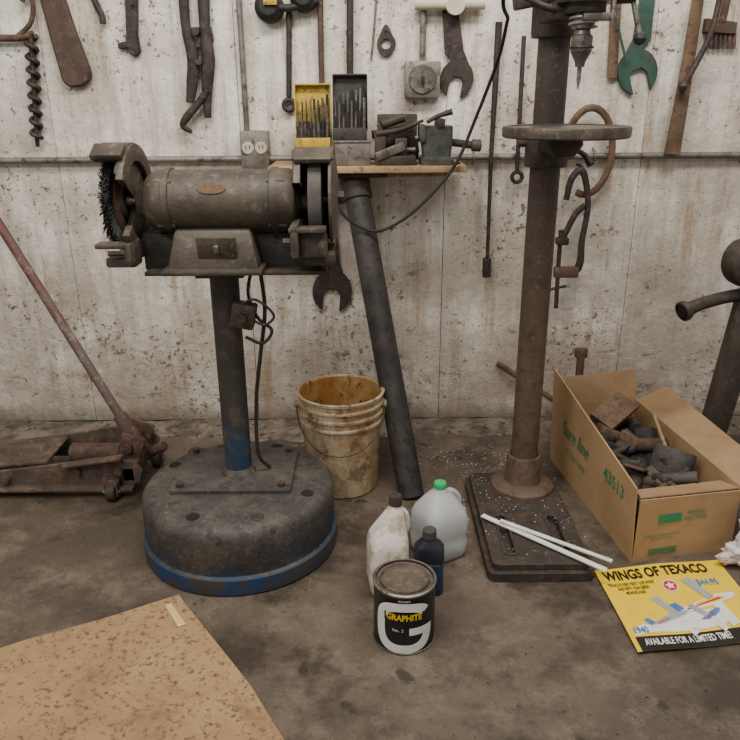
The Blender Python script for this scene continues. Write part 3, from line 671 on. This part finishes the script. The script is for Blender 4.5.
def strip(name,p1,p2,w,z0,z1,e):
    a=G(*p1,z0); b=G(*p2,z1); d=(b-a).normalized(); s_=V((-d.y,d.x,0)).normalized()*w/2
    slab(name,[a-s_,b-s_,b+s_,a+s_],.004,whiteal,e); 
    slab(name+'_lip',[a+s_,b+s_,b+s_+V((0,0,.006)),a+s_+V((0,0,.006))],.002,whiteal,e)
e=E('metal_strip',G(540,545,.06)); strip('angle_bar',(482,516),(606,571),.017,.061,.061,e)
e=E('metal_strip',G(560,545,.07)); strip('angle_bar',(500,521),(612,562),.012,.070,.070,e)
# ------------------------------------------------------------------ carton
A=V((.826,1.985,0)); B=V((.735,2.70,0)); dE=V((.345,.075,0)); C=A+dE; D=B+dE
e=E('cardboard_carton',(.98,2.35,0)); up=V((0,0,1)); T=.005
def quad(name,a,b,ha,hb,mat,thick=T,leanv=V((0,0,0))):
    return slab(name,[a,b,b+up*hb+leanv,a+up*ha+leanv],thick,mat,e)
H=.225
slab('bottom',[A+up*.001,C+up*.001,D+up*.001,B+up*.001],.004,cartonin,e)
quad('side_left',B,A,.39,.265,carton,leanv=V((-.012,0,0)))
quad('end_front',A,C,H,H-.01,carton)
quad('side_right',C,D,H,H,carton)
quad('end_back',D,B,H,H+.02,carton)
slab('flap_right',[C+up*H,D+up*H,D+up*(H+.05)+V((.13,.02,0)),C+up*(H+.03)+V((.12,0,0))],T,cartonin,e)
slab('flap_back',[D+up*H,B+up*H,B+up*(H+.12)+V((.05,.03,0)),D+up*(H+.12)+V((.0,.03,0))],T,cartonin,e)
slab('flap_front',[A+up*(H)+V((.003,.006,0)),C+up*(H-.01)+V((0,.006,0)),C+up*(H-.03)+V((-.02,.09,0)),A+up*(H-.02)+V((.02,.09,0))],.004,cartonin,e)
dS=(A-B).normalized(); outS=up.cross(dS); outS=outS if outS.x<0 else -outS
def onside(s,z): return B+dS*s+up*z+outS*.0075+V((-.012,0,0))*(z/.33)
textmap('print_brand','Sure fine',.085,lambda x,y_:onside(.24+x,.2+y_-(x)*.0),greenprint,e,sx=.8,shear=.3)
textmap('print_line','6 / 7 LB CANS',.03,lambda x,y_:onside(.25+x,.12+y_),greenprint,e)
textmap('print_code','43513',.065,lambda x,y_:onside(.57+x,.20+y_),greenprint,e,bold=.001,sx=.95)
dF=(C-A).normalized(); outF=V((dF.y,-dF.x,0))
def onend(s,z): return A+dF*s+up*z+outF*.007
textmap('print_end','PLEASE\nRECYCLE',.02,lambda x,y_:onend(.2+x,.15+y_),greenprint,e)
textmap('print_end_small','CORRUGATED BOX CO.\nNET WT 42 LB',.012,lambda x,y_:onend(.09+x,.085+y_),greenprint,e)
for i in range(22):
    s=.05+i*.0045; slab('barcode',[onend(s,.02),onend(s+.002,.02),onend(s+.002,.045),onend(s,.045)],.0005,greenprint,e)
slab('print_panel',[onend(.07,.135),onend(.15,.135),onend(.15,.165),onend(.07,.165)],.0005,greenprint,e)
vs=[];fs=[];NN=14
for i in range(NN+1):
    for jx in range(NN+1):
        a=A.lerp(C,.04+.92*i/NN); b=B.lerp(D,.04+.92*i/NN); q=a.lerp(b,.03+.94*jx/NN); q.z=.11+random.uniform(-.02,.05)+.03*math.sin(jx*.9)
        vs.append(q)
for i in range(NN):
    for jx in range(NN): fs.append((i*(NN+1)+jx,(i+1)*(NN+1)+jx,(i+1)*(NN+1)+jx+1,i*(NN+1)+jx+1))
finish('scrap_fill',vs,fs,darkgrey,e,smooth=False)
mats=[scrapm,iron,scrapm,tooliron,rust,scrapm,oldwood,darkgrey]
for i in range(34):
    s=random.uniform(.2,.8); r_=random.uniform(.15,.9); q=A.lerp(C,s).lerp(B.lerp(D,s),r_); q.z=.17+random.uniform(-.02,.04)
    dm=(random.uniform(.05,.14),random.uniform(.03,.09),random.uniform(.01,.05)); rt_=(random.uniform(-30,30),random.uniform(-35,35),random.uniform(0,180))
    if i%3==1:
        ax=V((random.uniform(-1,1),random.uniform(-1,1),random.uniform(-.4,.4))).normalized()*dm[0]*.7
        cyl('scrap_pipe_%d'%i,q-ax,q+ax,dm[2]*.4+.008,mats[i%8],e,segs=14,bevel=.001)
    else: box('scrap_%d'%i,q,dm,mats[i%8],e,rot=rt_,bevel=.004)
q=A.lerp(D,.6); box('wood_scrap',(q.x-.05,q.y+.12,.26),(.16,.1,.02),oldwood,e,rot=(20,-20,35))
tube('scrap_rod',[(q.x+.05,q.y-.22,.2),(q.x+.06,q.y+.02,.29)],.006,wood,e,smooth=False)
cyl('round_scrap',(A.x+.2,A.y+.28,.16),(A.x+.23,A.y+.31,.24),.07,scrapm,e,bevel=.004)
es=E('rusty_stake',(.88,2.8,0)); tube('stake',[(.86,2.83,.0),(.868,2.87,.40)],.016,rust,es,smooth=False); box('stake_head',(.868,2.87,.395),(.05,.03,.04),rust,es,bevel=.006)
e=E('wood_lath',(.6,2.95,.3)); a=W(497,363,3.075); b=G(596,430,.012); b.y=2.97; b.z=.016
tube('lath',[a,b],.013,oldwood,e,flat=.5,smooth=False)
# ------------------------------------------------------------------ poster
e=E('advertising_poster',(.95,1.75,0)); o=V((.703,1.57,0)); px_=V((.992,.125,0)).normalized(); py_=V((-.03,.999,0)).normalized()
PW,PH=.64,.365; KS=.64
def pz(x,y): return .008+.003*math.sin(x*17+y*9)
def onp(s,t_,off=.0):
    q=o+px_*s*KS+py_*t_; return V((q.x,q.y,pz(q.x,q.y)+off))
def pgrid(name,s0,s1,t0,t1,off,mat,nx=30,ny=20,fn=None):
    vs=[];fs=[]
    for i in range(nx+1):
        for k_ in range(ny+1):
            vs.append(onp(s0+(s1-s0)*i/nx,t0+(t1-t0)*k_/ny,off))
    for i in range(nx):
        for k_ in range(ny): fs.append((i*(ny+1)+k_,(i+1)*(ny+1)+k_,(i+1)*(ny+1)+k_+1,i*(ny+1)+k_+1))
    return finish(name,vs,fs,mat,e,recalc=False)
pgrid('sheet',0,PW,0,PH,0,yellowprint,60,36)
pgrid('bottom_band',0.02,PW,.0,.055,.0008,blackprint,40,4)
textmap('bottom_line','AVAILABLE FOR A LIMITED TIME!',.036,lambda x,y_:onp(.245+x,.03+y_,.0018),white,e,bold=.0006,sx=.74)
textmap('headline','WINGS OF TEXACO',.062,lambda x,y_:onp(.29+x,.325+y_,.0022),blackprint,e,bold=.002,sx=.92)
textmap('subline','TEXACO\'S VERY FIRST "LIVE WING"\nAND FIFTY YEAR SERIES\nMONOPLANES',.02,lambda x,y_:onp(.14+x,.262+y_,.0022),blackprint,e,bold=.0003,sx=.72)
textmap('number','$44.95',.04,lambda x,y_:onp(.5+x,.255+y_,.003),blueprint,e,bold=.001)
textmap('number_small','1940',.035,lambda x,y_:onp(.06+x,.078+y_,.003),blueprint,e,bold=.001)
def ppoly(name,pts,off,mat):
    t3=tessellate_polygon([[V((a,b,0)) for a,b in pts]])
    finish(name,[onp(a,b,off) for a,b in pts],[tuple(q) for q in t3],mat,e,smooth=False,recalc=False)
greyprint=M('grey_print',(.35,.38,.42),(.28,.3,.34),rough=.5,bs=.02)
def plane_art(cx_,cy_,sc,rot,col,off):
    r_=math.radians(rot)
    def q(l): return [(cx_+sc*(a*math.cos(r_)-b*math.sin(r_))*1.25,cy_+sc*(a*math.sin(r_)+b*math.cos(r_))) for a,b in l]
    ppoly('aeroplane_body',q([(-1,.02),(-.8,.12),(.5,.15),(.95,.08),(1.05,0),(.95,-.1),(.4,-.14),(-.8,-.05)]),off,col)
    ppoly('aeroplane_wing',q([(.1,.1),(.35,.1),(.2,.9),(-.1,.95)]),off+.0003,greyprint)
    ppoly('aeroplane_wing',q([(.1,-.1),(.4,-.1),(.35,-.85),(.05,-.9)]),off+.0003,white)
    ppoly('aeroplane_tail',q([(-1,.05),(-.75,.08),(-.85,.35),(-1.05,.35)]),off+.0003,blueprint)
    ppoly('aeroplane_stripe',q([(-.7,.04),(.5,.03),(.5,-.02),(-.7,0)]),off+.0006,redprint)
plane_art(.24,.125,.10,20,greyprint,.0012); plane_art(.43,.165,.125,14,white,.0022); plane_art(.38,.1,.075,28,blueprint,.0032)
ppoly('cloud',sm2([(.03,.06),(.12,.07),(.25,.065),(.45,.075),(.5,.12),(.38,.14),(.22,.12),(.15,.1),(.07,.1)]),.0008,white)
ppoly('badge',circ(.315,.255,.036,24,.028),.0016,white); ppoly('badge_ring',circ(.315,.255,.031,24,.024),.0019,redprint)
ppoly('star',[(.315+1.3*(.019 if i%2==0 else .008)*math.sin(i*math.pi/5),.255+(.019 if i%2==0 else .008)*math.cos(i*math.pi/5)) for i in range(10)],.0022,white)
# ------------------------------------------------------------------ plastic bag
def crumple(name,c,s,seed,mat,p=None):
    from mathutils import noise as mn
    bm=bmesh.new(); bmesh.ops.create_icosphere(bm,subdivisions=5,radius=1)
    for v in bm.verts:
        n_=v.co.normalized(); q=n_*1.6+V((seed,0,0))
        r_=1+.5*mn.noise(q)+.35*abs(mn.noise(q*2.7))+.25*abs(mn.noise(q*6))
        v.co=V((n_.x*s[0],n_.y*s[1],n_.z*s[2]))*r_+V(c)
        if v.co.z<.014: v.co.z=.014
    me=bpy.data.meshes.new(name); bm.to_mesh(me); bm.free(); me.materials.append(mat)
    for f in me.polygons: f.use_smooth=True
    ob=bpy.data.objects.new(name,me); bpy.context.collection.objects.link(ob)
    if p: ob.parent=p; ob.matrix_parent_inverse=Matrix.Translation(-p.location)
    return ob
e=E('crumpled_plastic_bag',(1.2,1.95,0))
crumple('bag_body',(1.26,1.97,.12),(.09,.06,.17),2.3,bagm,e)
crumple('bag_tail',(1.165,1.965,.04),(.06,.035,.032),5.3,bagm,e)
# ------------------------------------------------------------------ cardboard sheet
cor=[G(-70,672),G(179,596),G(250,686),G(314,790),G(-90,840)]
e=E('cardboard_sheet',cor[0])
poly=[cor[0],cor[0].lerp(cor[1],.35)+V((0,.006,0)),cor[0].lerp(cor[1],.7)+V((0,-.006,0)),cor[1],cor[1]+V((.02,-.03,0)),cor[2],cor[3],cor[4]]
vs=[q+up*.001 for q in poly]+[q+up*.006 for q in poly]; k_=len(poly)
finish('sheet',vs,[tuple(range(k_)),tuple(range(2*k_-1,k_-1,-1))]+[(i,(i+1)%k_,(i+1)%k_+k_,i+k_) for i in range(k_)],sheetm,e)
q=[G(165,605,.008),G(171,603,.014),G(186,624,.009),G(178,627,.009)]
slab('tape_scrap',q,.001,M('masking_tape',(.7,.52,.22),(.6,.43,.18),scale=20),e)
# ------------------------------------------------------------------ floor jack
j=E('trolley_jack',(-1.15,2.5,0))
Yf,Yb=2.44,2.68
def jplate(name,Y,pts):
    plate(name,[[(x,z_) for x,z_ in pts]],(0,Y,0),(1,0,0),(0,0,1),-.012,jackrust,j,bevel=.003)
sidep=[(-1.85,.03),(-.93,.03),(-.86,.045),(-.845,.1),(-.875,.135),(-1.0,.15),(-1.2,.12),(-1.5,.085),(-1.85,.07)]
jplate('side_near',Yf,sidep); jplate('side_far',Yb,[(x,z_*1.1+.004) for x,z_ in sidep])
box('bottom_flange_near',(-1.38,Yf-.014,.035),(1.0,.05,.012),jackrust,j,bevel=.003)
box('top_flange_near',(-1.02,Yf-.01,.142),(.22,.04,.01),jackrust,j,rot=(0,-8,0),bevel=.003)
slab('top_cover',[(-1.85,Yf+.01,.075),(-1.2,Yf+.01,.125),(-1.2,Yb-.01,.125),(-1.85,Yb-.01,.075)],.006,jackrust,j)
box('cross_member',(-.9,(Yf+Yb)/2,.08),(.05,Yb-Yf,.06),jackrust,j,bevel=.006)
loft('lift_arm',[(.0,0,0,.36,.07,.01),(.045,0,0,.30,.05,.01)],jackrust,j,o=(-1.4,2.56,.1))
for Y in (Yf-.01,Yb+.01):
    for x,r_ in ((-.93,.014),(-1.08,.012),(-1.35,.012)): cyl('pivot_bolt',(x,Y+.02,.1 if x>-1.2 else .07),(x,Y-.016,.1 if x>-1.2 else .07),r_,rust,j,segs=8)
for x,Y in ((-.955,Yf-.045),(-.86,Yb-.02)):
    cyl('caster_wheel',(x-.012,Y,.034),(x+.02,Y,.034),.034,iron,j,bevel=.005,segs=28)
    box('caster_fork',(x+.004,Y+.01,.066),(.05,.05,.02),jackrust,j,bevel=.003); 
    for s_ in (-1,1): box('fork_cheek',(x+.004+s_*.021,Y+.002,.046),(.006,.03,.05),jackrust,j)
    cyl('axle',(x-.03,Y,.034),(x+.035,Y,.034),.006,steel,j)
for Y in (Yf-.03,Yb+.03): cyl('front_wheel',(-1.72,Y-.015,.045),(-1.72,Y+.015,.045),.045,iron,j,bevel=.004)
hb=V((-.925,2.6,.17)); ht=V((-1.50,2.86,1.12)); hd=(ht-hb).normalized()
cyl('handle_socket',hb-hd*.06,hb+hd*.09,.034,rustred,j,r2=.026,bevel=.003)
tube('handle',[hb,ht],.018,M('handle_red_worn',(.12,.045,.038),(.11,.08,.07),(.2,.16,.14),scale=7),j,smooth=False)
box('yoke_left',(-.91,2.52,.14),(.09,.016,.13),rustred,j,rot=(0,20,0),bevel=.005)
box('yoke_right',(-.91,2.65,.14),(.09,.016,.13),rustred,j,rot=(0,20,0),bevel=.005)
cyl('yoke_pin',(-.91,2.49,.16),(-.91,2.68,.16),.016,rust,j)
cyl('release_valve',(-.86,2.58,.10),(-.79,2.56,.14),.02,rustred,j,bevel=.004)
cyl('power_unit',(-1.15,2.56,.11),(-.93,2.56,.11),.04,rust,j,bevel=.006)
# ------------------------------------------------------------------ leg vise
e=E('leg_vise',(1.38,2.55,0))
y=2.55
a=W(750,290,y); b=G(716,500); 
slab('leg',[(a.x-.05,y,a.z),(a.x+.05,y,a.z),(b.x+.04,y,0.0),(b.x-.04,y,0.0)],-.06,iron,e,bevel=.006)
box('foot_plate',(b.x,y+.03,.006),(.14,.12,.012),iron,e,bevel=.002)
lathe('jaw_boss',[(0,.05),(.05,.05),(.078,.03),(.085,0),(.078,-.03),(.05,-.05),(0,-.05)],W(746,262,y-.04),iron,e,axis=(.3,-1,.1),segs=32)
box('jaws',W(765,250,y)+V((.02,0,.05)),(.14,.14,.08),iron,e,bevel=.01)
tube('screw_tube',[W(683,312,y-.12),W(698,305,y-.1),W(722,298,y-.05),W(755,292,y)],[.026,.022,.022,.024],iron,e,segs=20)
a=W(684,311,y-.12); d=(W(683,312,y-.12)-W(700,304,y-.1)).normalized()
lathe('tube_collar',[(.018,.0),(.032,0),(.035,.006),(.035,.02),(.028,.022)],a-d*.012,iron,e,axis=tuple(d),segs=24)
cyl('bore',a,a+d*.012,.019,blackhole,e)
# ------------------------------------------------------------------ shavings, debris
def scatter(name,n,fn,mat,lo,hi,aspect=3,p=None):
    vs=[];fs=[]
    for i in range(n):
        c=fn(); s=random.uniform(lo,hi); a=random.uniform(0,6.28); dx_=V((math.cos(a),math.sin(a),0))*s; dyv=V((-math.sin(a),math.cos(a),0))*s/aspect
        b_=len(vs); h=V((0,0,random.uniform(.2,.8)*s))
        vs+=[c-dx_-dyv,c+dx_-dyv,c+dx_+dyv+h*.3,c-dx_+dyv+h]; vs.append(c+h)
        fs+=[(b_,b_+1,b_+4),(b_+1,b_+2,b_+4),(b_+2,b_+3,b_+4),(b_+3,b_,b_+4),(b_,b_+3,b_+2,b_+1)]
    return finish(name,vs,fs,mat,p,smooth=False)
def f0():
    while True:
        x=random.uniform(.37,.67); y=random.triangular(1.9,2.49,2.4)
        if math.hypot(x-dx,y-dy)>.12: return V((x,y,.0545))
def f1():
    while True:
        x=random.gauss(.42,.2); y=random.gauss(2.55,.25)
        if .345<x<.70 and 1.875<y<2.51: continue
        if x>.72 or y>2.85 or (x<.31 and y<2.6) or x<.1: continue
        return V((x,y,.0005))
scatter('metal_shavings_on_base',200,f0,bright,.001,.0035,p=press)
scatter('metal_shavings',600,f1,bright,.0012,.0038)
def f2(): return V((random.uniform(-2,2),min(2.9,2.86-abs(random.gauss(0,.14))),.0005))
scatter('floor_grit',900,f2,curbm,.002,.008,1.6)
def f3(): return V((random.uniform(-1.3,1.3),random.uniform(1.0,2.7),.0005))
scatter('floor_crumbs',220,f3,darkgrey,.0015,.004,1.6)
# ------------------------------------------------------------------ light
w=bpy.data.worlds.new('world'); bpy.context.scene.world=w; w.use_nodes=True
w.node_tree.nodes['Background'].inputs[0].default_value=(1.0,.955,.885,1); w.node_tree.nodes['Background'].inputs[1].default_value=.44
def area(name,loc,target,sx,sy,e_,col):
    l=bpy.data.lights.new(name,'AREA'); l.shape='RECTANGLE'; l.size=sx; l.size_y=sy; l.energy=e_; l.color=col
    o_=bpy.data.objects.new(name,l); o_.location=loc; bpy.context.collection.objects.link(o_)
    o_.rotation_euler=(V(target)-V(loc)).to_track_quat('-Z','Y').to_euler()
area('shop_light_a',(.4,1.35,3.4),(.2,2.8,.6),2.6,.5,108,(1,.95,.87))
area('shop_light_b',(-1.6,-.2,3.2),(0,2.7,.7),2.4,.5,60,(1,.96,.89))
